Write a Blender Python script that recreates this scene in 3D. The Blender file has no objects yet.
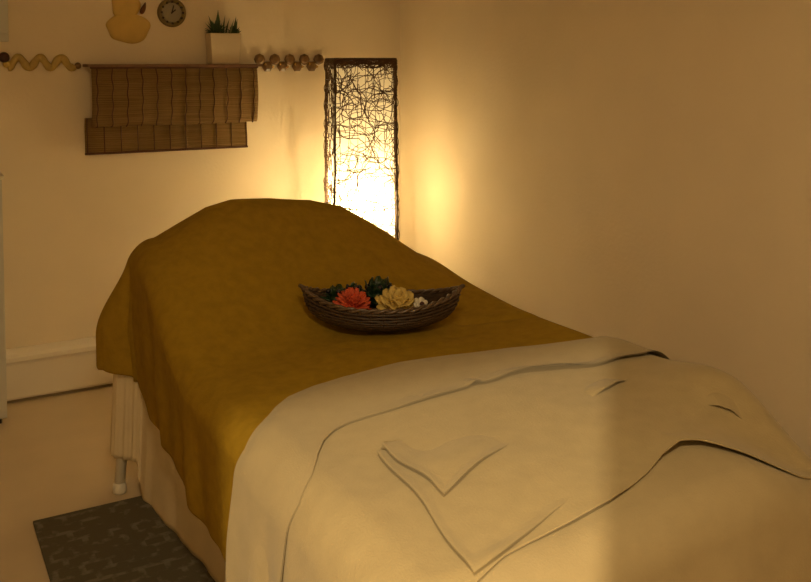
import bpy, bmesh, math, random
import numpy as np
from mathutils import Vector, Matrix
C = bpy.context.scene.collection
PI = math.pi
random.seed(7)

# ---------------------------------------------------------------- materials
def mat(name, col, rough=0.6, metal=0.0, noise=None, bump=None, sheen=0.0, spec=0.5, trans=0.0, coat=0.0):
    """noise=(scale, amount): colour mottling; bump=(scale, strength, distance)"""
    m = bpy.data.materials.new(name); m.use_nodes = True
    nt = m.node_tree; b = nt.nodes['Principled BSDF']
    b.inputs['Base Color'].default_value = (*col, 1)
    b.inputs['Roughness'].default_value = rough
    b.inputs['Metallic'].default_value = metal
    b.inputs['Specular IOR Level'].default_value = spec
    b.inputs['Sheen Weight'].default_value = sheen
    b.inputs['Coat Weight'].default_value = coat
    b.inputs['Transmission Weight'].default_value = trans
    tc = nt.nodes.new('ShaderNodeTexCoord')
    if noise:
        n = nt.nodes.new('ShaderNodeTexNoise'); n.inputs['Scale'].default_value = noise[0]; n.inputs['Detail'].default_value = 6
        nt.links.new(tc.outputs['Object'], n.inputs['Vector'])
        r = nt.nodes.new('ShaderNodeMapRange'); r.inputs[1].default_value = .3; r.inputs[2].default_value = .7
        r.inputs[3].default_value = 1 - noise[1]; r.inputs[4].default_value = 1 + noise[1]
        nt.links.new(n.outputs['Fac'], r.inputs[0])
        mx = nt.nodes.new('ShaderNodeVectorMath'); mx.operation = 'SCALE'
        mx.inputs[0].default_value = col
        nt.links.new(r.outputs[0], mx.inputs['Scale'])
        nt.links.new(mx.outputs[0], b.inputs['Base Color'])
    if bump:
        n2 = nt.nodes.new('ShaderNodeTexNoise'); n2.inputs['Scale'].default_value = bump[0]; n2.inputs['Detail'].default_value = 4
        nt.links.new(tc.outputs['Object'], n2.inputs['Vector'])
        bp = nt.nodes.new('ShaderNodeBump'); bp.inputs['Strength'].default_value = bump[1]; bp.inputs['Distance'].default_value = bump[2]
        nt.links.new(n2.outputs['Fac'], bp.inputs['Height']); nt.links.new(bp.outputs[0], b.inputs['Normal'])
    return m

M = {}
M['wall'] = mat('wall_paint', (.83, .71, .53), .85, noise=(3, .03), bump=(55, .35, .004), spec=.2)
M['ceiling'] = mat('ceiling_paint', (.78, .72, .62), .9)
M['floor'] = mat('pale_vinyl_floor', (.60, .475, .31), .55, noise=(2.2, .07), bump=(8, .1, .003), spec=.3)
M['trim'] = mat('white_gloss_paint', (.76, .70, .58), .45)
M['heater'] = mat('heater_enamel', (.80, .72, .60), .4)
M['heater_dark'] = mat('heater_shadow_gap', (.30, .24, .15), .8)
M['cabinet'] = mat('cabinet_paint', (.62, .60, .54), .5)
M['mustard'] = mat('mustard_fleece', (.33, .203, .018), .95, noise=(26, .10), bump=(160, .5, .003), sheen=.0, spec=.05)
M['cream'] = mat('cream_cotton', (.445, .355, .205), .92, noise=(14, .04), bump=(190, .45, .002), sheen=.15, spec=.1)
M['cream2'] = mat('cream_flannel', (.45, .355, .195), .95, noise=(18, .05), bump=(170, .5, .0025), sheen=.2, spec=.1)
M['skirt'] = mat('ivory_cotton', (.72, .60, .40), .92, noise=(9, .04), bump=(150, .4, .002), spec=.1)
M['rattan'] = mat('dark_rattan', (.085, .035, .012), .55, noise=(40, .3))
M['lampwood'] = mat('stained_lamp_wood', (.06, .028, .012), .5, noise=(20, .2))
M['bamboo'] = None
M['shelfwood'] = mat('shelf_wood', (.16, .075, .03), .5, noise=(30, .2))
M['string'] = mat('blind_cord', (.09, .035, .014), .9)
M['basket'] = mat('dark_wicker', (.055, .030, .015), .5, noise=(60, .35), spec=.5)
M['basket_rim'] = mat('wicker_rim', (.10, .06, .035), .3, noise=(60, .3), spec=.8)
M['leaf'] = mat('dark_waxy_leaf', (.012, .035, .012), .3, noise=(50, .3))
M['berry'] = mat('black_berry', (.012, .012, .022), .15, coat=.5)
M['red'] = mat('coral_petal', (.60, .085, .03), .7, noise=(60, .15))
M['yellow'] = mat('pale_yellow_petal', (.62, .45, .13), .7, noise=(40, .06))
M['white'] = mat('white_petal', (.78, .72, .60), .7)
M['core'] = mat('dark_flower_centre', (.06, .02, .02), .7)
M['succ'] = mat('succulent_green', (.045, .085, .025), .5, noise=(40, .3))
M['succ2'] = mat('succulent_pale', (.28, .30, .17), .6)
M['soil'] = mat('potting_soil', (.04, .025, .012), .9, bump=(60, .8, .01))
M['pot'] = mat('cream_ceramic', (.64, .53, .37), .5)
M['clockring'] = mat('olive_wood_rim', (.20, .14, .045), .6, noise=(20, .2))
M['clockface'] = mat('grey_clock_face', (.34, .30, .21), .6)
M['black'] = mat('black_paint', (.03, .018, .008), .6)
M['gold'] = mat('ochre_ribbon', (.48, .34, .10), .6, noise=(15, .15))
M['ornament'] = mat('ochre_felt', (.64, .44, .13), .9, noise=(14, .08))
M['ornament_leaf'] = mat('rust_brown_felt', (.14, .05, .015), .8)
M['bead'] = mat('bronze_wood_bead', (.19, .10, .03), .35, noise=(30, .2), spec=.6)
M['brass'] = mat('brass', (.80, .55, .20), .2, metal=1)
M['peg'] = mat('dark_red_wood', (.05, .015, .008), .4)
M['frame'] = mat('frame_white', (.60, .58, .50), .5)
M['print'] = mat('grey_print', (.42, .40, .34), .7, noise=(6, .2))
M['metal'] = mat('brushed_metal', (.5, .45, .4), .4, metal=1)
M['vinyl'] = mat('table_vinyl', (.55, .5, .42), .5)
M['doorwood'] = mat('door_paint', (.7, .64, .54), .5)

def bamboo():
    m = mat('split_bamboo', (.36, .205, .075), .7, spec=.3)
    nt = m.node_tree; b = nt.nodes['Principled BSDF']
    tc = nt.nodes.new('ShaderNodeTexCoord'); sep = nt.nodes.new('ShaderNodeSeparateXYZ')
    uv = nt.nodes.new('ShaderNodeUVMap'); uv.uv_map = 'UVMap'
    nt.links.new(uv.outputs[0], sep.inputs[0])
    # slats: one splint every 6 mm along the length of the cloth (v is in metres)
    w = nt.nodes.new('ShaderNodeMath'); w.operation = 'MULTIPLY'; w.inputs[1].default_value = 2 * PI / .011
    nt.links.new(sep.outputs['Y'], w.inputs[0])
    s = nt.nodes.new('ShaderNodeMath'); s.operation = 'SINE'; nt.links.new(w.outputs[0], s.inputs[0])
    n = nt.nodes.new('ShaderNodeTexNoise'); n.inputs['Scale'].default_value = 1
    mp = nt.nodes.new('ShaderNodeMapping'); mp.inputs['Scale'].default_value = (3, 160, 1)
    nt.links.new(uv.outputs[0], mp.inputs[0]); nt.links.new(mp.outputs[0], n.inputs['Vector'])
    ramp = nt.nodes.new('ShaderNodeValToRGB')
    ramp.color_ramp.elements[0].position = .3; ramp.color_ramp.elements[0].color = (.23, .135, .04, 1)
    ramp.color_ramp.elements[1].position = .7; ramp.color_ramp.elements[1].color = (.36, .22, .08, 1)
    nt.links.new(n.outputs['Fac'], ramp.inputs[0]); nt.links.new(ramp.outputs[0], b.inputs['Base Color'])
    bp = nt.nodes.new('ShaderNodeBump'); bp.inputs['Strength'].default_value = .6; bp.inputs['Distance'].default_value = .002
    nt.links.new(s.outputs[0], bp.inputs['Height']); nt.links.new(bp.outputs[0], b.inputs['Normal'])
    tl = nt.nodes.new('ShaderNodeBsdfTranslucent'); nt.links.new(ramp.outputs[0], tl.inputs[0])
    mx = nt.nodes.new('ShaderNodeMixShader'); mx.inputs[0].default_value = .35
    out = nt.nodes['Material Output']
    nt.links.new(b.outputs[0], mx.inputs[1]); nt.links.new(tl.outputs[0], mx.inputs[2]); nt.links.new(mx.outputs[0], out.inputs[0])
    return m
M['bamboo'] = bamboo()

def paper():
    m = bpy.data.materials.new('lamp_paper'); m.use_nodes = True; nt = m.node_tree; nt.nodes.clear()
    out = nt.nodes.new('ShaderNodeOutputMaterial')
    tl = nt.nodes.new('ShaderNodeBsdfTranslucent'); tl.inputs[0].default_value = (.95, .88, .72, 1)
    df = nt.nodes.new('ShaderNodeBsdfDiffuse'); df.inputs[0].default_value = (.9, .85, .72, 1)
    tr = nt.nodes.new('ShaderNodeBsdfTransparent'); tr.inputs[0].default_value = (1, .95, .85, 1)
    a = nt.nodes.new('ShaderNodeMixShader'); a.inputs[0].default_value = .4
    b = nt.nodes.new('ShaderNodeMixShader'); b.inputs[0].default_value = .20
    nt.links.new(tl.outputs[0], a.inputs[1]); nt.links.new(df.outputs[0], a.inputs[2])
    nt.links.new(a.outputs[0], b.inputs[1]); nt.links.new(tr.outputs[0], b.inputs[2]); nt.links.new(b.outputs[0], out.inputs[0])
    return m
M['paper'] = paper()

def emis(name, col, s):
    m = bpy.data.materials.new(name); m.use_nodes = True; nt = m.node_tree; nt.nodes.clear()
    out = nt.nodes.new('ShaderNodeOutputMaterial'); e = nt.nodes.new('ShaderNodeEmission')
    e.inputs[0].default_value = (*col, 1); e.inputs[1].default_value = s; nt.links.new(e.outputs[0], out.inputs[0])
    return m

def rugmat():
    m = mat('grey_rug', (.09, .085, .06), .95, bump=(120, .8, .004), spec=.1)
    nt = m.node_tree; b = nt.nodes['Principled BSDF']
    tc = nt.nodes.new('ShaderNodeTexCoord')
    br = nt.nodes.new('ShaderNodeTexBrick'); br.offset = .5
    br.inputs['Scale'].default_value = 1; br.inputs['Brick Width'].default_value = .085; br.inputs['Row Height'].default_value = .060
    br.inputs['Mortar Size'].default_value = .013; br.inputs['Mortar Smooth'].default_value = .4
    nt.links.new(tc.outputs['Object'], br.inputs['Vector'])
    n = nt.nodes.new('ShaderNodeTexNoise'); n.inputs['Scale'].default_value = 22; n.inputs['Detail'].default_value = 5
    nt.links.new(tc.outputs['Object'], n.inputs['Vector'])
    r = nt.nodes.new('ShaderNodeMapRange'); r.inputs[1].default_value = .48; r.inputs[2].default_value = .62
    nt.links.new(n.outputs['Fac'], r.inputs[0])
    mul = nt.nodes.new('ShaderNodeMath'); mul.operation = 'MULTIPLY'
    nt.links.new(br.outputs['Fac'], mul.inputs[0]); nt.links.new(r.outputs[0], mul.inputs[1])
    ramp = nt.nodes.new('ShaderNodeMix'); ramp.data_type = 'RGBA'
    ramp.inputs[6].default_value = (.115, .10, .068, 1); ramp.inputs[7].default_value = (.19, .165, .12, 1)
    nt.links.new(mul.outputs[0], ramp.inputs[0])
    nt.links.new(ramp.outputs[2], b.inputs['Base Color'])
    return m
M['rug'] = rugmat()

# ---------------------------------------------------------------- helpers
def link(name, me, m, parent=None, smooth=False):
    o = bpy.data.objects.new(name, me); C.objects.link(o)
    if m is not None:
        for mm in (m if isinstance(m, (list, tuple)) else [m]): me.materials.append(mm)
    if smooth:
        for p in me.polygons: p.use_smooth = True
    if parent is not None: o.parent = parent
    return o
def obj(name, bm, m, parent=None, smooth=False):
    me = bpy.data.meshes.new(name); bmesh.ops.recalc_face_normals(bm, faces=bm.faces); bm.to_mesh(me); bm.free()
    return link(name, me, m, parent, smooth)
def tag(o, label, cat, group=None):
    o['label'] = label; o['category'] = cat
    if group: o['group'] = group
    return o
def thing(name, label, cat, loc=(0, 0, 0), rz=0, group=None):
    o = bpy.data.objects.new(name, None); C.objects.link(o); o.location = loc; o.rotation_euler = (0, 0, rz)
    o.empty_display_size = .1
    return tag(o, label, cat, group)
def struct(o): o['kind'] = 'structure'; return o
def box(bm, c, s, bev=0.0, rz=0.0):
    g = bmesh.ops.create_cube(bm, size=1)
    vs = g['verts']
    bmesh.ops.scale(bm, vec=s, verts=vs)
    if bev > 0:
        es = list({e for v in vs for e in v.link_edges})
        r = bmesh.ops.bevel(bm, geom=es, offset=bev, segments=2, affect='EDGES', profile=.7)
        vs = list({v for f in r['faces'] for v in f.verts} | {v for v in vs if v.is_valid})
    if rz: bmesh.ops.rotate(bm, cent=(0, 0, 0), matrix=Matrix.Rotation(rz, 3, 'Z'), verts=vs)
    bmesh.ops.translate(bm, vec=c, verts=vs)
    return vs
def tube(bm, pts, r, seg=6, closed=False, cap=True):
    pts = [Vector(p) for p in pts]; n = len(pts); rings = []
    rr = r if hasattr(r, '__len__') else [r] * n
    up = Vector((0, 0, 1))
    t0 = (pts[1] - pts[0]).normalized()
    if abs(t0.dot(up)) > .9: up = Vector((1, 0, 0))
    nrm = (up - t0 * up.dot(t0)).normalized()
    for i, p in enumerate(pts):
        a = pts[(i - 1) % n] if (closed or i > 0) else p
        b = pts[(i + 1) % n] if (closed or i < n - 1) else p
        t = (b - a)
        if t.length < 1e-9: t = t0.copy()
        t.normalize()
        nrm = nrm - t * nrm.dot(t)
        if nrm.length < 1e-6: nrm = t.orthogonal()
        nrm.normalize(); bi = t.cross(nrm)
        rings.append([bm.verts.new(p + (nrm * math.cos(2 * PI * k / seg) + bi * math.sin(2 * PI * k / seg)) * rr[i]) for k in range(seg)])
    for i in range(n if closed else n - 1):
        A = rings[i]; B = rings[(i + 1) % n]
        for k in range(seg):
            bm.faces.new((A[k], A[(k + 1) % seg], B[(k + 1) % seg], B[k]))
    if cap and not closed:
        bm.faces.new(rings[0][::-1]); bm.faces.new(rings[-1])
def lathe(bm, prof, seg=32, c=(0, 0, 0), axis='Z'):
    rings = []
    for r, z in prof:
        ring = []
        for k in range(seg):
            a = 2 * PI * k / seg
            if axis == 'Z': v = (r * math.cos(a), r * math.sin(a), z)
            else: v = (r * math.cos(a), -z, r * math.sin(a))     # axis along -Y (towards the room)
            ring.append(bm.verts.new((v[0] + c[0], v[1] + c[1], v[2] + c[2])))
        rings.append(ring)
    for i in range(len(rings) - 1):
        for k in range(seg):
            bm.faces.new((rings[i][k], rings[i][(k + 1) % seg], rings[i + 1][(k + 1) % seg], rings[i + 1][k]))
    bm.faces.new(rings[0][::-1]); bm.faces.new(rings[-1])
def sm(t): t = np.clip(t, 0, 1); return t * t * (3 - 2 * t)

# ---------------------------------------------------------------- the room
XL, XR, YB, YF, ZC = -1.7, 2.71, 4.86, -.6, 2.55
T = .1
def slab(name, lo, hi, m):
    bm = bmesh.new(); box(bm, [(a + b) / 2 for a, b in zip(lo, hi)], [b - a for a, b in zip(lo, hi)])
    return struct(obj(name, bm, m))
slab('floor', (XL - T, YF - 1.9, -T), (XR + T, YB + T, 0), M['floor'])
slab('ceiling', (XL - T, YF - 1.9, ZC), (XR + T, YB + T, ZC + T), M['ceiling'])
slab('wall_back', (XL - T, YB, 0), (XR + T, YB + T, ZC), M['wall'])
slab('wall_right', (XR, YF - 1.9, 0), (XR + T, YB, ZC), M['wall'])
slab('wall_left', (XL - T, YF - 1.9, 0), (XL, YB, ZC), M['wall'])
# wall behind the camera, with a doorway to the hall, narrowed to trim the hall light
JR, JL, HD = -.557, -.89, 1.932
bm = bmesh.new()
box(bm, ((JR + XR) / 2, YF, ZC / 2), (XR - JR, .02, ZC))
box(bm, ((XL + JL) / 2, YF, ZC / 2), (JL - XL, .02, ZC))
box(bm, ((JL + JR) / 2, YF, (HD + ZC) / 2), (JR - JL, .02, ZC - HD))
struct(obj('wall_front', bm, M['wall']))
slab('wall_hall', (XL - T, YF - 2.0, 0), (XR + T, YF - 1.9, ZC), M['wall'])

# baseboard heater along the back wall
h = thing('baseboard_heater', 'long low cream baseboard heater along the back wall', 'heater', (1.35, YB, 0))
hx0, hx1 = -.93, 1.32
def prism(bm, prof, x0, x1):
    a = [bm.verts.new((x0, y, z)) for y, z in prof]; b = [bm.verts.new((x1, y, z)) for y, z in prof]
    n = len(prof)
    for i in range(n): bm.faces.new((a[i], a[(i + 1) % n], b[(i + 1) % n], b[i]))
    bm.faces.new(a[::-1]); bm.faces.new(b)
bm = bmesh.new()
prism(bm, [(0, .26), (-.035, .262), (-.07, .25), (-.085, .235), (-.088, .215), (-.08, .212), (-.065, .212), (-.04, .21), (0, .21)], hx0, hx1)
obj('top_cover', bm, M['heater'], h, False)
bm = bmesh.new()
prism(bm, [(-.02, .21), (-.066, .21), (-.075, .195), (-.078, .030), (-.072, .020), (-.02, .020)], hx0 + .004, hx1 - .004)
obj('front_panel', bm, M['heater'], h)
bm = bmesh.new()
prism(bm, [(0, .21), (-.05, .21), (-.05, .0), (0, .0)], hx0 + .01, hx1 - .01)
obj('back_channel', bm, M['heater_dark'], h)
for sx in (hx0, hx1):
    bm = bmesh.new(); box(bm, (sx, -.045, .13), (.012, .09, .26), .003); obj('end_cap', bm, M['heater'], h)

# white cabinet standing against the back wall at the left
c = thing('storage_cabinet', 'pale painted cabinet standing at the left end of the heater', 'cabinet', (.105, 4.655, 0))
bm = bmesh.new(); box(bm, (0, .02, .6), (.61, .34, 1.12), .004); obj('body', bm, M['cabinet'], c)
bm = bmesh.new(); box(bm, (0, 0.02, 1.168), (.63, .36, .018), .004); obj('top', bm, M['trim'], c)
bm = bmesh.new(); box(bm, (0, .04, .025), (.57, .28, .05)); obj('plinth', bm, M['black'], c)
for s in (-1, 1):
    bm = bmesh.new(); box(bm, (s * .152, -.159, .6), (.296, .018, 1.10), .003); d = obj('door', bm, M['cabinet'], c)
    bm = bmesh.new(); lathe(bm, [(.004, 0), (.004, .012), (.012, .016), (.012, .024), (.004, .028)], 16, (s * .03, -.168, .66), 'Y'); obj('knob', bm, M['metal'], d, True)

# framed picture on the back wall, top left
f = thing('picture_frame', 'white framed picture hanging on the back wall above the wavy garland', 'picture', (.28, YB, 2.08))
fw, fh = .41, .56
bm = bmesh.new()
for x, z, sx, sz in ((0, fh / 2 - .02, fw, .04), (0, -fh / 2 + .02, fw, .04), (fw / 2 - .02, 0, .04, fh - .08), (-fw / 2 + .02, 0, .04, fh - .08)):
    box(bm, (x, -.02, z), (sx, .04, sz), .004)
obj('frame', bm, M['frame'], f)
bm = bmesh.new(); box(bm, (0, -.012, 0), (fw - .07, .02, fh - .07)); obj('print', bm, M['print'], f)

# ---------------------------------------------------------------- wall shelf, blind, plant, garlands
S = thing('wall_shelf', 'thin brown wooden shelf ledge on the back wall above the bamboo blind', 'shelf', (1.29, YB, 1.682))
bm = bmesh.new(); box(bm, (0.01, -.065, 0), (.93, .13, .014), .003); obj('board', bm, M['shelfwood'], S)
for x in (-.36, .36):
    bm = bmesh.new(); prism(bm, [(0, -.007), (-.05, -.007), (0, -.05)], x - .008, x + .008); obj('bracket', bm, M['shelfwood'], S)

B = thing('bamboo_blind', 'rolled bamboo blind hanging below the shelf with its lower end folded back', 'blind', (1.296, 4.742, 1.675))
def strip(path, xa, xb, yoff=0, thick=.002, nx=40, name='slats', skew=0, seed=0):
    """path: list of (y,z) points; ruled along x with small undulation"""
    pts = [Vector((0, y, z)) for y, z in path]
    # arc-length
    L = [0]
    for a, b in zip(pts, pts[1:]): L.append(L[-1] + (b - a).length)
    bm = bmesh.new(); uvl = bm.loops.layers.uv.new('UVMap'); rows = []
    for j, p in enumerate(pts):
        row = []
        for i in range(nx + 1):
            fx = i / nx; x = xa + (xb - xa) * fx
            w = .004 * math.sin(fx * 17 + seed) * L[j] / max(L[-1], .01) + .0025 * math.sin(fx * 41 + seed)
            row.append(bm.verts.new((x + skew * L[j], p.y + w, p.z + .002 * math.sin(fx * 9 + j * .2))))
        rows.append(row)
    for j in range(len(rows) - 1):
        for i in range(nx):
            f = bm.faces.new((rows[j][i], rows[j][i + 1], rows[j + 1][i + 1], rows[j + 1][i]))
            uvs = [((i) / nx * (xb - xa), L[j]), ((i + 1) / nx * (xb - xa), L[j]), ((i + 1) / nx * (xb - xa), L[j + 1]), (i / nx * (xb - xa), L[j + 1])]
            for lp, uvv in zip(f.loops, uvs): lp[uvl].uv = uvv
    return bm
# upper panel: hangs from the front edge of the shelf, bellies out and curls under
up = [(0.0, 0.0)]
for i in range(1, 22):
    t = i / 21; up.append((-.018 * math.sin(t * PI * .9), -t * .255))
for i in range(1, 13):
    a = i / 12 * PI * .95; up.append((-.005 + .05 * (1 - math.cos(a)) * .5 * 1.0 - 0.0, -.255 - .052 * math.sin(a)))
o = obj('upper_panel', strip(up, -.44, .44), M['bamboo'], B, True)
md = o.modifiers.new('s', 'SOLIDIFY'); md.thickness = .002
lo = [(.058 + .004 * math.sin(i * .5), -.262 - i * .0167) for i in range(12)]
o2 = obj('lower_panel', strip(lo, -.465, .40, seed=2), M['bamboo'], B, True)
md = o2.modifiers.new('s', 'SOLIDIFY'); md.thickness = .002
for i in range(12):
    x = -.415 + i * .0755
    bm = bmesh.new(); tube(bm, [(x + .003 * math.sin(k * .8 + i), y - .0045, z) for k, (y, z) in enumerate(up[:-4])], .0028, 5); obj('cord', bm, M['string'], o)
for i in range(11):
    x = -.455 + i * .0848
    bm = bmesh.new(); tube(bm, [(x, y - .0045, z) for y, z in lo], .0028, 5); obj('cord', bm, M['string'], o2)
bm = bmesh.new(); box(bm, (0, 0, .0), (.89, .02, .018), .004); obj('head_rail', bm, M['string'], B)
bm = bmesh.new(); box(bm, (-.0325, lo[-1][0], lo[-1][1]), (.87, .014, .012), .004); obj('bottom_rail', bm, M['string'], B)

# succulent planter on the shelf
P = thing('potted_succulent', 'small green succulents in a square cream pot on the shelf', 'plant', (1.565, 4.80, 1.689))
bm = bmesh.new()
vs = box(bm, (0, 0, .084), (.175, .105, .168), .008)
for v in bm.verts: v.co.x *= .9 + .1 * (v.co.z / .168); v.co.y *= .9 + .1 * (v.co.z / .168)
topf = [f for f in bm.faces if f.normal.z > .9 and f.calc_area() > .005]
r = bmesh.ops.inset_region(bm, faces=topf, thickness=.008); bmesh.ops.translate(bm, vec=(0, 0, -.016), verts=list({v for f in topf for v in f.verts}))
obj('pot', bm, M['pot'], P)
bm = bmesh.new(); box(bm, (0, 0, .152), (.150, .082, .012)); obj('soil', bm, M['soil'], P)
def spike(bm, base, d, L, w, curl=.25):
    d = Vector(d).normalized(); side = d.cross(Vector((0, 0, 1)))
    if side.length < .05: side = Vector((1, 0, 0))
    side.normalize(); nrm = side.cross(d).normalized()
    n = 6; rings = []
    for i in range(n + 1):
        t = i / n; p = Vector(base) + d * L * t + nrm * (-curl * L * t * (t - 1) * .5)
        ww = w * (.55 + .9 * math.sin(PI * min(t * 1.15, 1)) * .5) * (1 - t ** 3) + .0004
        rings.append([bm.verts.new(p + side * ww), bm.verts.new(p + nrm * ww * .35), bm.verts.new(p - side * ww), bm.verts.new(p - nrm * ww * .35)])
    for a, b in zip(rings, rings[1:]):
        for k in range(4): bm.faces.new((a[k], a[(k + 1) % 4], b[(k + 1) % 4], b[k]))
    bm.faces.new(rings[0][::-1]); bm.faces.new(rings[-1])
def rosette(bm, c, n, L, w, lean=(0, 0), lo_=.25, hi_=1.3):
    for i in range(n):
        a = i * 2.399; el = lo_ + (hi_ - lo_) * i / n
        spike(bm, c, (math.cos(a) * math.cos(el) + lean[0], math.sin(a) * math.cos(el) + lean[1], math.sin(el)), L * (.75 + .25 * random.random()), w)
bm = bmesh.new(); rosette(bm, (-.036, 0, .138), 34, .078, .011); spike(bm, (-.03, 0, .14), (.05, 0, 1), .105, .013)
spike(bm, (0, 0, .14), (.12, -.05, 1), .085, .013); spike(bm, (-.05, -.01, .14), (-.35, -.1, 1), .085, .012); spike(bm, (.012, 0, .14), (.3, 0, 1), .075, .012)
bmesh.ops.translate(bm, vec=(0, 0, -.138), verts=bm.verts); bmesh.ops.scale(bm, vec=(1.12, 1, 1.35), verts=bm.verts); bmesh.ops.translate(bm, vec=(0, 0, .152), verts=bm.verts); obj('spiky_succulent', bm, M['succ'], P)
bm = bmesh.new(); spike(bm, (.03, -.01, .14), (.35, 0, 1), .072, .014); bmesh.ops.translate(bm, vec=(0, 0, -.138), verts=bm.verts); bmesh.ops.scale(bm, vec=(1.12, 1, 1.35), verts=bm.verts); bmesh.ops.translate(bm, vec=(0, 0, .152), verts=bm.verts); obj('pale_leaf', bm, M['succ2'], P)
bm = bmesh.new(); rosette(bm, (.055, 0, .138), 20, .05, .016, lo_=.3)
spike(bm, (.055, -.005, .14), (.12, 0, 1), .080, .022, .1); spike(bm, (.062, .01, .14), (.2, 0, 1), .072, .020, .1); bmesh.ops.translate(bm, vec=(0, 0, -.138), verts=bm.verts); bmesh.ops.scale(bm, vec=(1.12, 1, 1.35), verts=bm.verts); bmesh.ops.translate(bm, vec=(0, 0, .152), verts=bm.verts); obj('round_leaf_succulent', bm, M['succ'], P)

# wavy ochre garland, left
G = thing('wavy_garland', 'wavy ochre ribbon garland on the back wall at the far left', 'garland', (.64, YB - .012, 1.697))
pts = []
for i in range(61):
    t = i / 60; x = -.16 + t * .315
    pts.append((x, 0, .026 * math.sin((t * 3.15 - .25) * 2 * PI)))
bm = bmesh.new(); tube(bm, pts, [.0185 + .002 * math.sin(i * .9) for i in range(61)], 8)
for v in bm.verts: v.co.y *= .7
obj('ribbon', bm, M['gold'], G, True)
bm = bmesh.new(); bmesh.ops.create_uvsphere(bm, u_segments=16, v_segments=10, radius=.017, matrix=Matrix.Translation((.17, -.004, -.016)) @ Matrix.Diagonal((1, .7, 1, 1)))
obj('end_bead', bm, M['bead'], G, True)
bm = bmesh.new(); lathe(bm, [(.006, -.01), (.008, .01), (.024, .014), (.026, .022), (.018, .032), (.004, .036)], 20, (-.178, 0, .026), 'Y'); obj('peg', bm, M['peg'], G, True)
bm = bmesh.new(); bmesh.ops.create_uvsphere(bm, u_segments=16, v_segments=10, radius=.018, matrix=Matrix.Translation((-.165, -.004, -.008)) @ Matrix.Diagonal((1, .7, 1, 1)))
obj('pale_bead', bm, M['yellow'], G, True)

# bead garland, right
G = thing('bead_garland', 'zigzag garland of bronze wooden beads between blind and lamp', 'garland', (1.975, YB - .016, 1.695))
zz = [(-.185 + i * .0455, .020 if i % 2 == 0 else -.020) for i in range(9)]
bm = bmesh.new(); tube(bm, [(x, 0, z) for x, z in zz], .004, 6); obj('string', bm, M['string'], G)
for i, (x, z) in enumerate(zz):
    bm = bmesh.new(); lathe(bm, [(.014, -.015), (.030, -.010), (.033, 0), (.030, .010), (.016, .017)], 6 if i % 2 else 8, (x, 0, z), 'Y')
    obj('bead', bm, M['bead'], G, False)
for i in range(8):
    x = (zz[i][0] + zz[i + 1][0]) / 2; z = -.008
    bm = bmesh.new(); bmesh.ops.create_uvsphere(bm, u_segments=10, v_segments=8, radius=.0075, matrix=Matrix.Translation((x + .006, -.012, z - (.014 if i % 2 else .0)))); obj('spacer_bead', bm, M['brass'], G, True)

# round clock
K = thing('wall_clock', 'small round wall clock with grey face between yellow ornament and plant', 'clock', (1.297, YB, 1.965))
bm = bmesh.new(); R0 = .076
lathe(bm, [(R0, 0), (R0 + .002, .012), (R0 - .004, .026), (R0 - .016, .028), (R0 - .022, .016), (R0 - .024, .004)], 40, (0, 0, 0), 'Y'); obj('rim', bm, M['clockring'], K, True)
bm = bmesh.new(); lathe(bm, [(R0 - .014, .004), (R0 - .014, .012), (.001, .013)], 36, (0, 0, 0), 'Y'); obj('dial', bm, M['clockface'], K)
dial = K.children[-1]
for i in range(12):
    a = i * PI / 6
    bm = bmesh.new(); lathe(bm, [(.0062, .012), (.0062, .0285), (.003, .0295)], 10, (.058 * math.sin(a), 0, .058 * math.cos(a)), 'Y'); obj('hour_mark', bm, M['black'], K)
for L, w, a in ((.032, .004, .9), (.046, .003, .25)):
    bm = bmesh.new(); vs = box(bm, (0, 0, L / 2 - .006), (w * 1.6, .002, L), 0)
    bmesh.ops.rotate(bm, cent=(0, 0, 0), matrix=Matrix.Rotation(a, 3, 'Y'), verts=bm.verts); bmesh.ops.translate(bm, vec=(0, -.016, 0), verts=bm.verts)
    obj('hour_hand' if L < .04 else 'minute_hand', bm, M['black'], K)

# ochre wall ornament with a small rust leaf
O = thing('wall_ornament', 'rounded ochre wall ornament with a small rust brown leaf left of clock', 'ornament', (1.07, YB, 1.90))
def blob(bm, c, rx, rz, ry, ph=0, wob=.06):
    n = 36; rings = []
    for j, (s, d) in enumerate(((1, 0), (1.0, .35), (.93, .7), (.75, .95), (.4, 1.0))):
        rings.append([bm.verts.new((c[0] + rx * s * math.cos(2 * PI * k / n) * (1 + wob * math.sin(5 * 2 * PI * k / n + ph)), -d * ry, c[1] + rz * s * math.sin(2 * PI * k / n) * (1 + wob * math.sin(4 * 2 * PI * k / n + ph)))) for k in range(n)])
    for a, b in zip(rings, rings[1:]):
        for k in range(n): bm.faces.new((a[k], a[(k + 1) % n], b[(k + 1) % n], b[k]))
    bm.faces.new(rings[0][::-1]); bm.faces.new(rings[-1])
bm = bmesh.new(); blob(bm, (.0, -.02), .112, .082, .016); obj('lower_body', bm, M['ornament'], O, True)
bm = bmesh.new(); blob(bm, (-.012, .095), .073, .085, .014, 1.2); obj('upper_body', bm, M['ornament'], O, True)
bm = bmesh.new()
n = 24; ra = []
prof = []
for k in range(n):
    t = k / n * 2 * PI; prof.append((.018 * math.sin(t) * (1 - .75 * (math.cos(t) * .5 + .5)), .034 * math.cos(t)))
a = [bm.verts.new((x + .078, -.004, z + .085)) for x, z in prof]; b = [bm.verts.new((x * .8 + .078, -.022, z * .8 + .085)) for x, z in prof]
for k in range(n): bm.faces.new((a[k], a[(k + 1) % n], b[(k + 1) % n], b[k]))
bm.faces.new(a[::-1]); bm.faces.new(b)
bmesh.ops.rotate(bm, cent=(.078, 0, .085), matrix=Matrix.Rotation(.35, 3, 'Y'), verts=bm.verts)
l = obj('leaf', bm, M['ornament_leaf'], O); l['label'] = 'small rust brown leaf'

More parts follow.
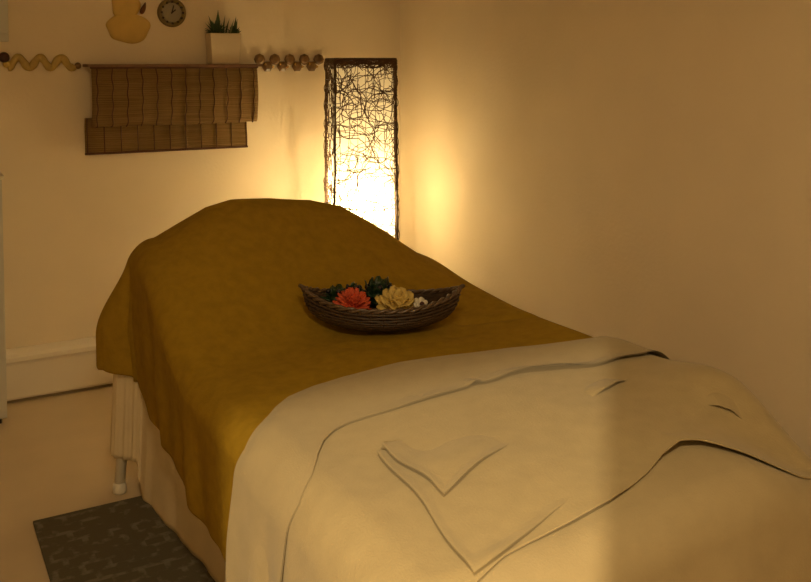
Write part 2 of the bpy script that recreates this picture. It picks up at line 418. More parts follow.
# ---------------------------------------------------------------- rattan lamp
LX, LY, LH, LW = 2.222, 4.44, 1.722, .163
Lp = thing('rattan_floor_lamp', 'tall square rattan floor lamp glowing in the corner behind the bed', 'lamp', (LX, LY, 0), math.radians(-16))
def lw(z): return LW + .014 * (1 - z / LH)
bm = bmesh.new(); box(bm, (0, 0, .03), (.37, .37, .06), .01); obj('base', bm, M['lampwood'], Lp)
for sx, sy in ((-1, -1), (1, -1), (1, 1), (-1, 1)):
    bm = bmesh.new(); tube(bm, [(sx * lw(z), sy * lw(z), z) for z in (.04, .8, LH - .004)], .0055, 8); obj('post', bm, M['lampwood'], Lp)
for z in (.07, LH - .008):
    bm = bmesh.new(); w = lw(z)
    for (a, b) in (((-w, -w), (w, -w)), ((w, -w), (w, w)), ((w, w), (-w, w)), ((-w, w), (-w, -w))): tube(bm, [(a[0], a[1], z), (b[0], b[1], z)], .008, 8)
    obj('rim', bm, M['lampwood'], Lp)
rnd = random.Random(3)
def facept(face, s, z, d=0):
    w = lw(z) + .004 + d
    return {0: (s, -w, z), 1: (w, s, z), 2: (-s, w, z), 3: (-w, -s, z)}[face]
for face in range(4):
    bm = bmesh.new(); W = LW + .004
    # loosely looped strands
    for k in range(90 if face == 3 else 250):
        z = rnd.uniform(.08, LH - .01); s = rnd.uniform(-W, W); a = rnd.uniform(0, 2 * PI); cv = rnd.uniform(-20, 20); ps = []
        L = rnd.uniform(.15, .5); n = 14
        for i in range(n):
            ps.append(facept(face, s, z, rnd.uniform(-.0015, .004)))
            st = L / n; a += cv * st + rnd.uniform(-.35, .35)
            s += math.cos(a) * st; z += math.sin(a) * st
            if abs(s) > W: s = math.copysign(W, s); a = PI - a
            if z > LH - .008 or z < .07: z = min(max(z, .07), LH - .008); a = -a
        tube(bm, ps, rnd.uniform(.0013, .0025), 4, cap=False)
    # near horizontal wraps and verticals
    for k in range(20):
        z = .1 + k * (LH - .12) / 20 + rnd.uniform(-.02, .02); dz = rnd.uniform(-.05, .05)
        ps = [facept(face, -W + 2 * W * i / 10, min(z + dz * i / 10 + rnd.uniform(-.006, .006), LH - .005), .002) for i in range(11)]
        tube(bm, ps, .002, 4, cap=False)
    for k in range(7):
        s = -W + 2 * W * (k + .5) / 7
        ps = [facept(face, s + rnd.uniform(-.006, .006), .07 + (LH - .08) * i / 16, .001) for i in range(17)]
        tube(bm, ps, .0015, 4, cap=False)
    # dense band below the rim
    for k in range(16):
        z = LH - rnd.uniform(.005, .05)
        ps = [facept(face, -W + 2 * W * i / 12, min(z + .012 * math.sin(i * 1.3 + k), LH - .003), rnd.uniform(0, .005)) for i in range(13)]
        tube(bm, ps, .0024, 4, cap=False)
    obj('rattan_weave', bm, M['rattan'], Lp)
# wrapped corners, bumpy outline
for sx, sy in ((-1, -1), (1, -1), (1, 1), (-1, 1)):
    bm = bmesh.new()
    for q in range(1 if (sx, sy) == (-1, -1) else 3):
        ps = []
        for i in range(150):
            z = .07 + (LH - .075) * i / 149; t = z * (14 + 5 * q) * 2 + q * 2; r = .0085 + .0035 * math.sin(z * 23 + q * 2 + sx)
            ps.append((sx * lw(z) + r * math.cos(t), sy * lw(z) + r * math.sin(t), z))
        tube(bm, ps, .0022, 5, cap=False)
    obj('corner_wrap', bm, M['rattan'], Lp)
# stray loop on the left edge
bm = bmesh.new()
tube(bm, [(-LW - .004 - .016 * math.sin(t * PI), -LW, 1.30 + .07 * t) for t in [i / 10 for i in range(11)]], .0018, 5); obj('stray_strand', bm, M['rattan'], Lp)
# paper liner inside the weave (open top and bottom)
bm = bmesh.new(); prev = None
for i in range(9):
    z = .08 + (LH - .085) * i / 8 - (.03 if i == 8 else 0); w = lw(z) - .012
    ring = [bm.verts.new((a * w, b * w, z)) for a, b in ((-1, -1), (1, -1), (1, 1), (-1, 1))]
    if prev:
        for k in range(4): bm.faces.new((prev[k], prev[(k + 1) % 4], ring[(k + 1) % 4], ring[k]))
    prev = ring
bm.faces.new(prev)
obj('paper_liner', bm, M['paper'], Lp)
bm = bmesh.new(); lathe(bm, [(.02, .06), (.018, .8), (.022, .805), (.022, .86), (.016, .865)], 16); obj('bulb_stem', bm, M['trim'], Lp, True)
bm = bmesh.new(); lathe(bm, [(.014, .862), (.018, .88), (.032, .905), (.036, .925), (.032, .948), (.018, .964), (.002, .968)], 20)
obj('bulb', bm, emis('warm_bulb', (1, .785, .42), 680), Lp, True)

# ---------------------------------------------------------------- massage table and bedding
X0, X1, Y0, Y1, RR = .86, 2.01, 1.44, 3.50, .09
rx = [.60, .74, .85, .95, 1.068, 1.17, 1.338, 1.515, 1.653, 1.796, 1.894, 2.05]
rz_ = [.94, .965, 1.012, 1.062, 1.118, 1.140, 1.137, 1.118, 1.080, .995, .925, .81]
def base(x, y):
    b = .715 + .035 * sm((x - .86) / .9) + .02 * sm((x - 1.75) / .3) * (1 - sm((y - 2.9) / .5))
    b = b + .028 * np.exp(-((x - 2.0) / .16) ** 2 - ((y - 1.80) / .13) ** 2)         # bulge near the foot corner
    b = b - .02 * sm((1.75 - y) / .4)
    b = b - .11 * sm((x - 1.72) / .30) * sm((1.76 - y) / .32)
    return b
def top(x, y):
    b = base(x, y)
    hmp = np.interp(x, rx, rz_)
    S1 = sm((y - 2.70 - .10 * np.sin(x * 3 - 2.9)) / .74)
    S = .55 * S1 + .45 * S1 ** 2
    return b + (hmp - b) * S
def wr(x, y, seed, n=7, s=6.0):
    """sum of random sines, a smooth pseudo noise in about -1..1"""
    g = np.random.RandomState(seed); o = np.zeros_like(x)
    for i in range(n):
        a = g.uniform(0, 2 * PI); f = s * g.uniform(.5, 1.8); p = g.uniform(0, 2 * PI)
        o += np.sin((x * math.cos(a) + y * math.sin(a)) * f + p + .6 * np.sin((x * math.sin(a) - y * math.cos(a)) * f * .6 + p * 2))
    return o / math.sqrt(n) * .7
def drape(u, v, off, flare, fold, seed):
    cx = np.clip(u, X0, X1); cy = np.clip(v, Y0, Y1)
    du = u - cx; dv = v - cy; L = np.hypot(du, dv); Ls = np.where(L < 1e-6, 1, L)
    ex = np.where(L < 1e-6, 0, du / Ls); ey = np.where(L < 1e-6, 0, dv / Ls)
    z0 = top(cx, cy)
    th = np.minimum(L / RR, PI / 2); below = np.maximum(0, L - RR * PI / 2)
    R = RR + off
    h = R * np.sin(th) ; drop = R * (1 - np.cos(th)) + below
    ang = np.arctan2(ey, ex)
    h = h + flare(cx, cy, ex, ey, drop)
    q = cx * 1.0 + cy * 1.0 + ang * .12
    ramp = sm((drop - .05) / .3)
    h = h + ramp * fold * (np.sin(q * 19 + seed) * .6 + np.sin(q * 33 + seed * 2.1) * .4)
    x = cx + ex * h; y = cy + ey * h; z = z0 + off - drop
    return x, y, z
def crease(X, Y, Z, pts, groove=.008, g=.006, step=.008, decay=.12, side=1, taper=(.12, .12), mask=None):
    P = np.array(pts, float); best = np.full(X.shape, 9.0); sd = np.zeros(X.shape); tt = np.zeros(X.shape)
    seg = np.linalg.norm(np.diff(P, axis=0), axis=1); tot = seg.sum(); acc = 0
    for i in range(len(P) - 1):
        a = P[i]; d = P[i + 1] - a; l = seg[i]; t = np.clip(((X - a[0]) * d[0] + (Y - a[1]) * d[1]) / l ** 2, 0, 1)
        px = a[0] + d[0] * t; py = a[1] + d[1] * t; dist = np.hypot(X - px, Y - py)
        s = np.sign((X - a[0]) * -d[1] + (Y - a[1]) * d[0]) * side
        u = dist < best; best = np.where(u, dist, best); sd = np.where(u, s * dist, sd); tt = np.where(u, (acc + t * l) / tot, tt)
        acc += l
    tp = sm(tt / max(taper[0], 1e-4)) * sm((1 - tt) / max(taper[1], 1e-4))
    end = np.exp(-np.maximum(0, best - .0) / decay)
    dz = step * sm(sd / .012 + .2) * np.where(sd > 0, np.exp(-sd / decay), 1) * (sd > -.01) * end * 1.0 - groove * np.exp(-(sd / g) ** 2)
    return Z + dz * tp * (np.minimum(best, 9) < decay * 4)
def cloth(name, U, V, off, m, flare, fold=.01, seed=1, wrink=(.004, 6), creases=(), thick=.006, post=None):
    x, y, z = drape(U, V, off, flare, fold, seed)
    wz = wr(U, V, seed, 7, wrink[1]) * wrink[0]
    z = z + wz
    for cdef in creases: z = crease(U, V, z, *cdef[:1], **(cdef[1] if len(cdef) > 1 else {}))
    if post: x, y, z = post(U, V, x, y, z)
    ny, nx = U.shape
    co = np.stack([x, y, z], -1).reshape(-1, 3)
    idx = np.arange(ny * nx).reshape(ny, nx)
    f = np.stack([idx[:-1, :-1], idx[:-1, 1:], idx[1:, 1:], idx[1:, :-1]], -1).reshape(-1, 4)
    me = bpy.data.meshes.new(name); me.from_pydata(co.tolist(), [], f.tolist()); me.update()
    o = link(name, me, m, None, True)
    s = o.modifiers.new('thickness', 'SOLIDIFY'); s.thickness = thick; s.offset = -1
    return o
def grid(uL, uR, vB, vT, nu, nv):
    """uL,uR: functions of v; vB,vT: functions of u (evaluated on a nominal u); blended quad patch"""
    a = np.linspace(0, 1, nu)[None, :]; b = np.linspace(0, 1, nv)[:, None]
    return a + 0 * b, b + 0 * a

def noflare(cx, cy, ex, ey, drop): return 0 * drop

# mustard blanket
zh_y = [1.8, 2.33, 2.63, 2.98, 3.33, 3.46, 3.52]; zh = [.285, .285, .295, .33, .38, .43, .46]
nu, nv = 230, 230
b = np.linspace(0, 1, nv)[:, None]; a = np.linspace(0, 1, nu)[None, :]
V = 1.95 + b * (Y1 + .42 - 1.95) + 0 * a
Vc = np.clip(V, Y0, Y1)
uLn = X0 - (top(np.full_like(Vc, X0), Vc) - np.interp(Vc, zh_y, zh) + RR * (PI / 2 - 1))
uLn = uLn + .012 * np.sin(V * 11) 
uRn = X1 + .34
U = uLn + (uRn - uLn) * a
# round off the hanging head-left and head-right corners
def roundcorner(U, V, xl, A, Bv, Lh0, Lh1):
    du = xl - U if A > 0 else U - xl
    dv = V - Y1; m = (du > 0) & (dv > 0)
    L = np.hypot(du, dv); an = np.arctan2(dv, du)
    Ab = abs(A)
    edge = np.minimum(Ab / np.maximum(np.cos(an), 1e-4), Bv / np.maximum(np.sin(an), 1e-4))
    want = Lh0 + (Lh1 - Lh0) * an / (PI / 2); k = np.where(m, want / edge, 1)
    sgn = -1 if A > 0 else 1
    return np.where(m, xl + sgn * du * k, U), np.where(m, Y1 + dv * k, V)
A0 = float(X0 - uLn[-1, 0])
U, V = roundcorner(U, V, X0, A0, .42, A0, .42)
U, V = roundcorner(U, V, X1, -.34, .42, .34, .42)
def bl_flare(cx, cy, ex, ey, drop):
    an = np.arctan2(ey, -ex)                                  # 0 = towards -x, pi/2 = towards +y
    w = np.exp(-((an - .62) / .42) ** 2) * (ex < -.02) * (ey > .0)
    s = .142 * w * sm((drop - .03) / .36)
    side = (ex < -.5) * (.01 + .0 * drop) * sm(drop / .1)
    pinch = -.03 * np.exp(-((an - .12) / .12) ** 2) * sm(drop / .3) * (ex < 0)
    slope = (ex < -.5) * .0
    return s + side + pinch + slope - .02 * sm((drop - .3) / .3) * (ex < -.9)
bc = [([(1.25, 2.75), (1.45, 2.62), (1.8, 2.60)], dict(groove=.004, g=.03, step=.0, decay=.2)),
      ([(1.62, 3.35), (1.78, 3.05), (1.86, 2.8)], dict(groove=.008, g=.03, step=.0, decay=.2)),
      ([(1.42, 3.45), (1.48, 3.15), (1.60, 2.95)], dict(groove=.006, g=.03, step=.0, decay=.2)),
      ([(1.75, 2.75), (1.95, 2.66), (2.05, 2.6)], dict(groove=.009, g=.02, step=.004, decay=.15))]
blanket = tag(cloth('mustard_blanket', U, V, .0, M['mustard'], bl_flare, .012, 1, (.005, 7), bc, .008),
              'mustard brown fleece blanket draped over the heaped head end of the massage table', 'blanket')

# the bed sheet that hangs over the foot end
nu, nv = 200, 200
b = np.linspace(0, 1, nv)[:, None]; a = np.linspace(0, 1, nu)[None, :]
U = (X0 - .52) + a * ((X1 + .5) - (X0 - .52)) + 0 * b
V = (Y0 - .66) + b * (2.16 - (Y0 - .66)) + 0 * a
def corner(U, V, xl, lim):
    du = np.abs(U - xl) * ((U < xl) if xl < 1.4 else (U > xl)); dv = (Y0 - V) * (V < Y0); L = np.hypot(du, dv)
    k = np.where((du > 0) & (dv > 0) & (L > lim), lim / np.maximum(L, 1e-6), 1)
    return np.where(k < 1, xl + (U - xl) * k, U), np.where(k < 1, Y0 - dv * k, V)
U, V = corner(U, V, X0, .60); U, V = corner(U, V, X1, .60)
def sheet_flare(cx, cy, ex, ey, drop): return .015 * sm(drop / .3) + .015 * sm((drop - .2) / .4)
tag(cloth('bed_sheet', U, V, .010, M['cream'], sheet_flare, .014, 4, (.004, 10), (), .004),
    'plain cream bed sheet hanging below the coverlet hem at the foot end', 'sheet')

# coverlet over the foot two thirds
nu, nv = 460, 400
b = np.linspace(0, 1, nv)[:, None]; a = np.linspace(0, 1, nu)[None, :]
U = (X0 - .55) + a * ((X1 + .42) - (X0 - .55)) + 0 * b
vt = 2.20 + 0 * U
vb = np.interp(U, [.2, .8, 1.031, 1.10, 1.22, 1.34, 1.42, 1.495, 1.58, 1.65, 1.70, 1.745, 1.83, 1.92, 2.5], [1.20, 1.35, 1.425, 1.435, 1.445, 1.46, 1.48, 1.505, 1.54, 1.55, 1.53, 1.49, 1.45, 1.42, 1.40])
V = vb + b * (vt - vb)
cc = ()
def cov_post(U, V, x, y, z):
    f = np.exp(-((V - vb) / .05) ** 2) * np.exp(-((U - 1.66) / .08) ** 2)      # the hem lifts off the sheet
    return x, y, z + .014 * f
def cov_flare(cx, cy, ex, ey, drop): return .018 * sm(drop / .3) + .018 * sm((drop - .2) / .4)
cov = tag(cloth('cream_coverlet', U, V, .021, M['cream2'], cov_flare, .010, 9, (.0042, 11), cc, .004, cov_post),
    'thick cream coverlet with folded corner creases lying on the foot of the massage table', 'coverlet')

# two loose corners of the coverlet folded back over it, each a thin flap whose free edges stand off a little
def flap(Lp_, Bp_, Rp_, Tp_, off, n=120, seed=3, lift=.010, name='folded_corner', pleat=False):
    Lp_, Bp_, Rp_, Tp_ = (np.array(p, float) for p in (Lp_, Bp_, Rp_, Tp_))
    s_ = np.linspace(0, 1, n)[None, :, None]; t_ = np.linspace(0, 1, n)[:, None, None]      # s: B->R, t: B->L
    P_ = (1 - s_) * (1 - t_) * Bp_ + s_ * (1 - t_) * Rp_ + (1 - s_) * t_ * Lp_ + s_ * t_ * Tp_
    U_, V_ = P_[..., 0], P_[..., 1]; s2 = s_[..., 0] + 0 * U_; t2 = t_[..., 0] + 0 * U_
    U_ = U_ + .006 * np.sin(t2 * 9 + seed) * (1 - s2); V_ = V_ + .005 * np.sin(s2 * 8 + seed) * (1 - t2)
    def post(U, V, x, y, z):
        fade = sm((1 - s2) / .9) * (1 - sm((t2 - .15) / .75) * sm(s2 / .3))
        if pleat: fade = sm((.5 - abs(s2 - .5)) / .42) * sm((1 - t2) / .95)
        edge = np.exp(-(t2 * np.linalg.norm(Lp_ - Bp_) / .02) ** 2) if pleat else np.exp(-(np.minimum(s2 * np.linalg.norm(Rp_ - Bp_), t2 * np.linalg.norm(Lp_ - Bp_)) / .02) ** 2)
        puff = .004 * np.sin(PI * np.clip(s2, 0, 1)) * np.sin(PI * np.clip(t2, 0, 1))
        return x, y, z + (-.009 + (off - .021 + .009) * fade) + fade * (puff + lift * edge * .6)
    o = cloth(name, U_, V_, .021, M['cream2'], cov_flare, .010, 9, (.0042, 11), (), .002, post)
    o.parent = cov; o.modifiers[0].use_rim = False
    return o
flap((1.001, 1.906), (.938, 1.40), (1.46, 1.56), (1.55, 2.04), .029)
flap((1.012, 1.925), (1.03, 1.645), (1.44, 1.85), (1.42, 2.07), .036, seed=5)

for B_, R_, dx, dy in (((1.62, 1.885), (1.86, 1.915), .0, .12), ((1.86, 1.70), (1.97, 1.59), .07, .08)):
    flap((B_[0] + dx, B_[1] + dy), B_, R_, (R_[0] + dx, R_[1] + dy), .029, 70, 2, .008, 'fabric_pleat', True)

# the top sheet turned back over the coverlet as a wide cuff
nu, nv = 330, 90
b = np.linspace(0, 1, nv)[:, None]; a = np.linspace(0, 1, nu)[None, :]
U = (X0 - .62) + a * ((X1 + .45) - (X0 - .62)) + 0 * b
vt = np.interp(U, [.2, .78, .84, .90, .96, 1.05, 1.15, 1.35, 1.52, 1.75, 1.97, 2.1, 2.5], [2.20, 2.215, 2.26, 2.33, 2.38, 2.415, 2.43, 2.425, 2.40, 2.335, 2.26, 2.22, 2.18])
vt = vt + .006 * np.sin(U * 15)
vb = np.interp(U, [.2, .78, .83, .87, .92, .97, 1.02, 1.207, 1.426, 1.62, 1.749, 1.978, 2.5], [1.84, 1.85, 1.90, 1.98, 2.05, 2.09, 2.107, 2.112, 2.122, 2.114, 2.065, 2.026, 1.98])
vb = vb + .005 * np.sin(U * 37) * sm((U - 1.4) / .1) + .004 * np.sin(U * 13)
V = vb + b * (vt - vb)
gp = (.15 + .85 * sm((U - 1.0) / .2)) * (.75 + .35 * np.sin(U * 21) + 2.2 * np.exp(-((U - 1.70) / .10) ** 2) + 1.0 * np.exp(-((U - 1.43) / .02) ** 2))
def cuff_post(U, V, x, y, z):
    e = np.exp(-((V - vb) / .035) ** 2)
    t = np.exp(-((vt - V) / .03) ** 2)
    side = (z < base(X0, 2.2) - .05)
    return x, y, z + (.008 * gp * e - .007 * t) * (1 - sm((.70 - z) / .06))
cuff = tag(cloth('turned_back_sheet', U, V, .029, M['cream'], sheet_flare, .012, 6, (.0028, 8), [], .003, cuff_post),
    'pale cream sheet turned back in a wide band between coverlet and mustard blanket', 'sheet')
cuff.modifiers[0].use_rim = False

# fitted skirt around the table, down to the floor
loop = [(.93, 1.50, .015), (.90, 2.2, .012), (.862, 2.80, .008), (.825, 3.15, .006), (.79, 3.46, .004), (.778, 3.505, .13), (.745, 3.55, .14), (.705, 3.59, .145),
        (.72, 3.655, .14), (.85, 3.68, .12), (1.4, 3.69, .03), (2.0, 3.66, .02), (2.03, 3.5, .01), (2.03, 2.4, .01), (2.01, 1.50, .01), (1.96, 1.44, .01), (1.0, 1.44, .01)]
def cr(P, t):
    n = len(P); i = int(math.floor(t)) % n; f = t - math.floor(t); p0, p1, p2, p3 = (np.array(P[(i + k) % n]) for k in (-1, 0, 1, 2))
    return .5 * (2 * p1 + (p2 - p0) * f + (2 * p0 - 5 * p1 + 4 * p2 - p3) * f * f + (3 * p1 - p0 - 3 * p2 + p3) * f ** 3)
toploop = [(.86, 1.50), (.86, 2.2), (.86, 2.8), (.86, 3.15), (.83, 3.46), (.80, 3.505), (.765, 3.55), (.725, 3.59), (.74, 3.645), (.87, 3.66), (1.4, 3.57), (1.93, 3.57), (1.98, 3.5), (1.98, 2.4), (1.98, 1.50), (1.96, 1.47), (.93, 1.47)]
bm = bmesh.new(); NT = 340; NZ = 24; rows = []
for j in range(NZ + 1):
    fz = j / NZ; row = []
    for i in range(NT):
        t = i / NT * len(loop); p = cr(loop, t); q = cr([(x, y, 0) for x, y in toploop], t)
        zt = .63 - .07 * math.exp(-((q[0] - 2.0) / .3) ** 2 - ((q[1] - 1.45) / .25) ** 2) - .11 * math.exp(-((q[0] - .72) / .08) ** 2 - ((q[1] - 3.6) / .10) ** 2); z = zt + (p[2] - zt) * fz; w = .004 * fz * math.sin(t * 9.1) + .002 * fz * math.sin(t * 17 + 1)
        e = fz ** .8
        row.append(bm.verts.new((q[0] + (p[0] - q[0]) * e + w * .8, q[1] + (p[1] - q[1]) * e + w * .5, max(z, .004))))
    rows.append(row)
for j in range(NZ):
    for i in range(NT): bm.faces.new((rows[j][i], rows[j][(i + 1) % NT], rows[j + 1][(i + 1) % NT], rows[j + 1][i]))
bm.faces.new(rows[0])
sk = obj('table_skirt', bm, M['skirt'], None, True)
s = sk.modifiers.new('t', 'SOLIDIFY'); s.thickness = .003; s.offset = -1
tag(sk, 'plain ivory cotton skirt hanging to the floor round the massage table', 'table skirt')

# the table itself
Tb = thing('massage_table', 'massage table hidden under the blankets with one foot showing at its head end', 'massage table', (1.445, 2.5, 0))
bm = bmesh.new(); box(bm, (0, 0.03, .57), (1.02, 1.90, .09), .03); obj('padded_top', bm, M['vinyl'], Tb, True)
bm = bmesh.new(); box(bm, (0, 0.03, .505), (.98, 1.84, .05), .004); obj('frame', bm, M['lampwood'], Tb)
for x, y, fx, fy in ((-.5, .86, -.718, 1.085), (.5, .86, .53, .93), (-.5, -.86, -.47, -.93), (.5, -.86, .52, -.93)):
    bm = bmesh.new(); tube(bm, [(x * .96, y, .49), (fx * .96, fy + .03, .24), (fx, fy, .03)], .021, 10); l = obj('leg', bm, M['trim'], Tb, True)
    bm = bmesh.new(); lathe(bm, [(.026, 0), (.028, .01), (.026, .035), (.02, .04)], 14, (fx, fy, 0)); obj('rubber_foot', bm, M['trim'], l, True)

# ---------------------------------------------------------------- rug
bm = bmesh.new(); box(bm, (0, 0, .006), (.80, 1.62, .012), .004)
rg = obj('floor_rug', bm, M['rug']); rg.location = (.395 + .40, 3.49 - .81, 0)
tag(rg, 'dark grey patterned rug on the floor beside and under the massage table', 'rug')

# ---------------------------------------------------------------- basket with flowers
BA = math.radians(-29.5)
BX, BY = 1.49, 2.81
BZ = float(top(np.array(BX), np.array(BY))) + .006
def bowl_pt(t, k):
    """t: angle round, k: 0 bottom .. 1 rim"""
    A, Bh = .272, .135
    e = math.sin(k * PI / 2) ** .9
    ca, sa = math.cos(t), math.sin(t)
    px = A * e * ca * (1 + .02 * abs(ca)); py = Bh * e * sa * (1 - .45 * abs(ca) ** 3)
    end = abs(ca) ** 3
    z = .008 + (.088 + .045 * end) * (k ** 2.6)
    return px, py, z
bk = thing('wicker_basket', 'dark boat shaped wicker basket of flowers resting on the mustard blanket', 'basket', (BX, BY, BZ), BA)
bm = bmesh.new()
K_ = 15
for j in range(K_):
    k = .12 + .88 * j / (K_ - 1)
    ps = []
    for i in range(72):
        t = 2 * PI * i / 72; x, y, z = bowl_pt(t, k); w = .0022 * (1 if (i // 2 + j) % 2 else -1)
        ps.append((x * (1 + w * 3), y * (1 + w * 5), z + w * .5))
    tube(bm, ps, .0052, 6, closed=True)
obj('woven_body', bm, M['basket'], bk, True)
bm = bmesh.new()
for i in range(36):
    t = 2 * PI * i / 36 + .04; tube(bm, [bowl_pt(t, k) for k in [.05 + .95 * q / 9 for q in range(10)]], .0036, 5)
obj('stakes', bm, M['basket'], bk, True)
bm = bmesh.new(); rings = []
for j in range(14):
    k = j / 13 * .985; rings.append([bm.verts.new((lambda p: (p[0] * .985, p[1] * .985, p[2] + .001))(bowl_pt(2 * PI * i / 72, max(k, .02)))) for i in range(72)])
for A_, B_ in zip(rings, rings[1:]):
    for i in range(72): bm.faces.new((A_[i], A_[(i + 1) % 72], B_[(i + 1) % 72], B_[i]))
bm.faces.new(rings[0][::-1])
o = obj('inner_lining', bm, M['basket'], bk, True); o.modifiers.new('s', 'SOLIDIFY').thickness = .003
for ph in (0, PI):
    bm = bmesh.new()
    ps = []
    for i in range(120):
        t = 2 * PI * i / 120; x, y, z = bowl_pt(t, 1); r = .0055; ps.append((x + r * math.cos(t * 20 + ph) * math.cos(t), y + r * math.cos(t * 20 + ph) * math.sin(t), z + r * math.sin(t * 20 + ph)))
    tube(bm, ps, .0058, 6, closed=True)
    o = obj('rim_strand', bm, M['basket_rim'], bk, True); o['label'] = 'lighter braided rim strand'
for s in (-1, 1):
    bm = bmesh.new(); x, y, z = bowl_pt(0 if s > 0 else PI, 1)
    tube(bm, [(x - s * .03, -.02, z - .012), (x - s * .005, -.012, z), (x + s * .014, 0, z + .012), (x - s * .005, .012, z), (x - s * .03, .02, z - .012)], [.004, .0065, .007, .0065, .004], 7)
    obj('pointed_tip', bm, M['basket_rim'], bk, True)

cb, sb = math.cos(BA), math.sin(BA)
def inb(x, y, z): return (BX + x * cb - y * sb, BY + x * sb + y * cb, BZ + z)
def petal(bm, az, el, L, w, c=(0, 0, 0), cup=.3, n=5):
    d = Vector((math.cos(az) * math.cos(el), math.sin(az) * math.cos(el), math.sin(el)))
    side = Vector((-math.sin(az), math.cos(az), 0)); nrm = d.cross(side) * -1
    rows = []
    for i in range(n + 1):
        t = i / n; p = Vector(c) + d * L * t + nrm * (cup * L * t * t); ww = w * math.sin(PI * (.12 + .80 * t)) ** .8
        rows.append([bm.verts.new(p - side * ww + nrm * ww * .25), bm.verts.new(p), bm.verts.new(p + side * ww + nrm * ww * .25)])
    for A_, B_ in zip(rows, rows[1:]):
        for k in range(2): bm.faces.new((A_[k], A_[k + 1], B_[k + 1], B_[k]))
def flower(name, lab, loc, layers, m, thick=.0015, tilt=(0, 0)):
    r = thing(name, lab, 'flower', loc, 0)
    r.rotation_euler = (tilt[0], tilt[1], 0)
    for li, (n, L, w, el, cup) in enumerate(layers):
        bm = bmesh.new()
        for i in range(n): petal(bm, 2 * PI * i / n + li * .5, el + random.uniform(-.06, .06), L * random.uniform(.93, 1.05), w, (0, 0, .0), cup)
        o = obj('petals', bm, m, r, True); s = o.modifiers.new('s', 'SOLIDIFY'); s.thickness = thick
    return r
fl = flower('coral_flower', 'coral red ruffled flower at the left in the basket', inb(-.100, -.045, .092),
       [(14, .070, .016, .15, .10), (13, .068, .015, .5, .0), (11, .064, .014, .85, -.05), (9, .058, .012, 1.15, -.05), (6, .054, .010, 1.42, 0)], M['red'], tilt=(.45, 0))
bm = bmesh.new(); bmesh.ops.create_uvsphere(bm, u_segments=16, v_segments=10, radius=.022, matrix=Matrix.Translation((0, 0, .008))); obj('heart', bm, M['red'], fl, True)
fy = flower('yellow_flower', 'large pale yellow flower with rounded petals right of the coral one', inb(.058, -.045, .092),
       [(8, .082, .034, .15, .15), (8, .077, .032, .50, .05), (7, .070, .028, .85, .0), (5, .060, .022, 1.2, 0)], M['yellow'], .003, tilt=(.5, .05))
bm = bmesh.new(); bmesh.ops.create_uvsphere(bm, u_segments=16, v_segments=10, radius=.026, matrix=Matrix.Translation((0, 0, .012))); obj('heart', bm, M['yellow'], fy, True)
fw_ = flower('white_flower', 'small white flower with dark centre at the right of the yellow flower', inb(.140, -.055, .098),
       [(6, .030, .013, .15, .15), (6, .027, .012, .5, .1)], M['white'], .002, tilt=(.9, .2))
bm = bmesh.new(); bmesh.ops.create_uvsphere(bm, u_segments=14, v_segments=8, radius=.009, matrix=Matrix.Translation((0, 0, .008))); o = obj('centre', bm, M['core'], fw_, True)
def leafball(name, lab, loc, n, R, nb):
    r = thing(name, lab, 'foliage', loc, 0)
    bm = bmesh.new()
    for i in range(n):
        petal(bm, i * 2.399, .02 + 1.4 * i / n, R * random.uniform(.8, 1.1), R * .30, (random.uniform(-.012, .012), random.uniform(-.01, .01), 0), random.uniform(-.2, .3))
    bmesh.ops.create_uvsphere(bm, u_segments=14, v_segments=8, radius=R * .5)
    o = obj('leaves', bm, M['leaf'], r, True); o.modifiers.new('s', 'SOLIDIFY').thickness = .0015
    for i in range(nb):
        a = i * 1.9 + .6; rr_ = R * .62
        bm = bmesh.new(); bmesh.ops.create_uvsphere(bm, u_segments=12, v_segments=8, radius=.0095, matrix=Matrix.Translation((rr_ * math.cos(a), rr_ * math.sin(a) * .8 - .01, R * .5 + .006 * (i % 3)))); obj('berry', bm, M['berry'], r, True)
    return r
leafball('leaf_cluster', 'dark green leaf cluster with berries at the left end of basket', inb(-.160, .0, .100), 30, .060, 4)
leafball('leaf_cluster', 'dark green leaf cluster behind and between the coral and yellow flowers', inb(-.015, .035, .100), 42, .074, 5)
leafball('leaf_sprig', 'small dark sprig bridging the two leaf clusters behind the coral flower', inb(-.100, .035, .112), 16, .045, 3)

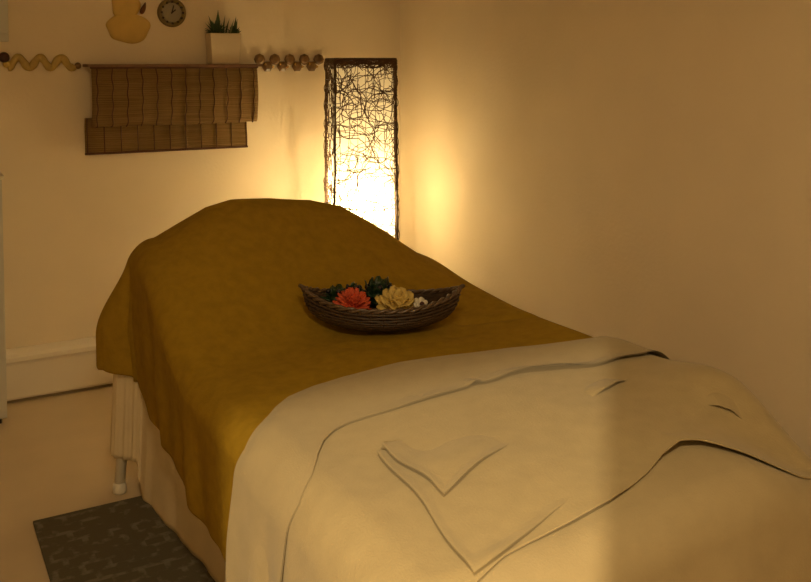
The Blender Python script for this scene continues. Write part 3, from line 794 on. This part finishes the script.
# ---------------------------------------------------------------- lights
def light(name, kind, loc, energy, col, **k):
    d = bpy.data.lights.new(name, kind); d.energy = energy; d.color = col
    for a, v in k.items(): setattr(d, a, v)
    o = bpy.data.objects.new(name, d); C.objects.link(o); o.location = loc; return o
# hall lamp seen only through the doorway behind the camera
dirx, diry = .681, .733
hl = light('hall_lamp_light', 'SPOT', (-2.0 * dirx, -2.0 * diry, 2.28), 600, (1, .77, .42), shadow_soft_size=.014, spot_size=math.radians(75), spot_blend=.3)
hl.rotation_euler = (Vector((.9, 2.4, .3)) - hl.location).to_track_quat('-Z', 'Y').to_euler()
# added warm fill light and its fixture, unseen behind the camera
c = thing('added_fill_fixture', 'added round ceiling fixture, out of view, for the fill light', 'lamp', (.3, .5, ZC))
bm = bmesh.new(); lathe(bm, [(.2, 0), (.2, -.03), (.19, -.035)], 32); obj('housing', bm, M['trim'], c)
light('ceiling_fill_light', 'AREA', (.3, .5, ZC - .045), 32, (1, .76, .41), shape='DISK', size=.36)

w = bpy.data.worlds.new('World'); bpy.context.scene.world = w; w.use_nodes = True
w.node_tree.nodes['Background'].inputs[0].default_value = (1, .7, .4, 1); w.node_tree.nodes['Background'].inputs[1].default_value = .02

# ---------------------------------------------------------------- camera
cam = bpy.data.cameras.new('Camera'); co = bpy.data.objects.new('Camera', cam); C.objects.link(co)
F = 900.; CX, CY = 405.5, 109.; HOR = 62.
pitch = math.atan((CY - HOR) / F); yaw = PI / 2 - math.atan((2000 - CX) / math.hypot(F, CY - HOR))
cam.sensor_fit = 'HORIZONTAL'; cam.sensor_width = 36; cam.lens = F / 811 * 36
cam.shift_x = 0; cam.shift_y = (CY - 291) / 811
co.location = (0, 0, 1.7); co.rotation_euler = (PI / 2 - pitch, 0, -yaw)
cam.clip_start = .05; cam.clip_end = 50
sc_ = bpy.context.scene; sc_.camera = co
vs_ = sc_.view_settings; vs_.view_transform = 'Standard'; vs_.look = 'None'; vs_.exposure = -.08; vs_.gamma = 1; vs_.use_curve_mapping = False
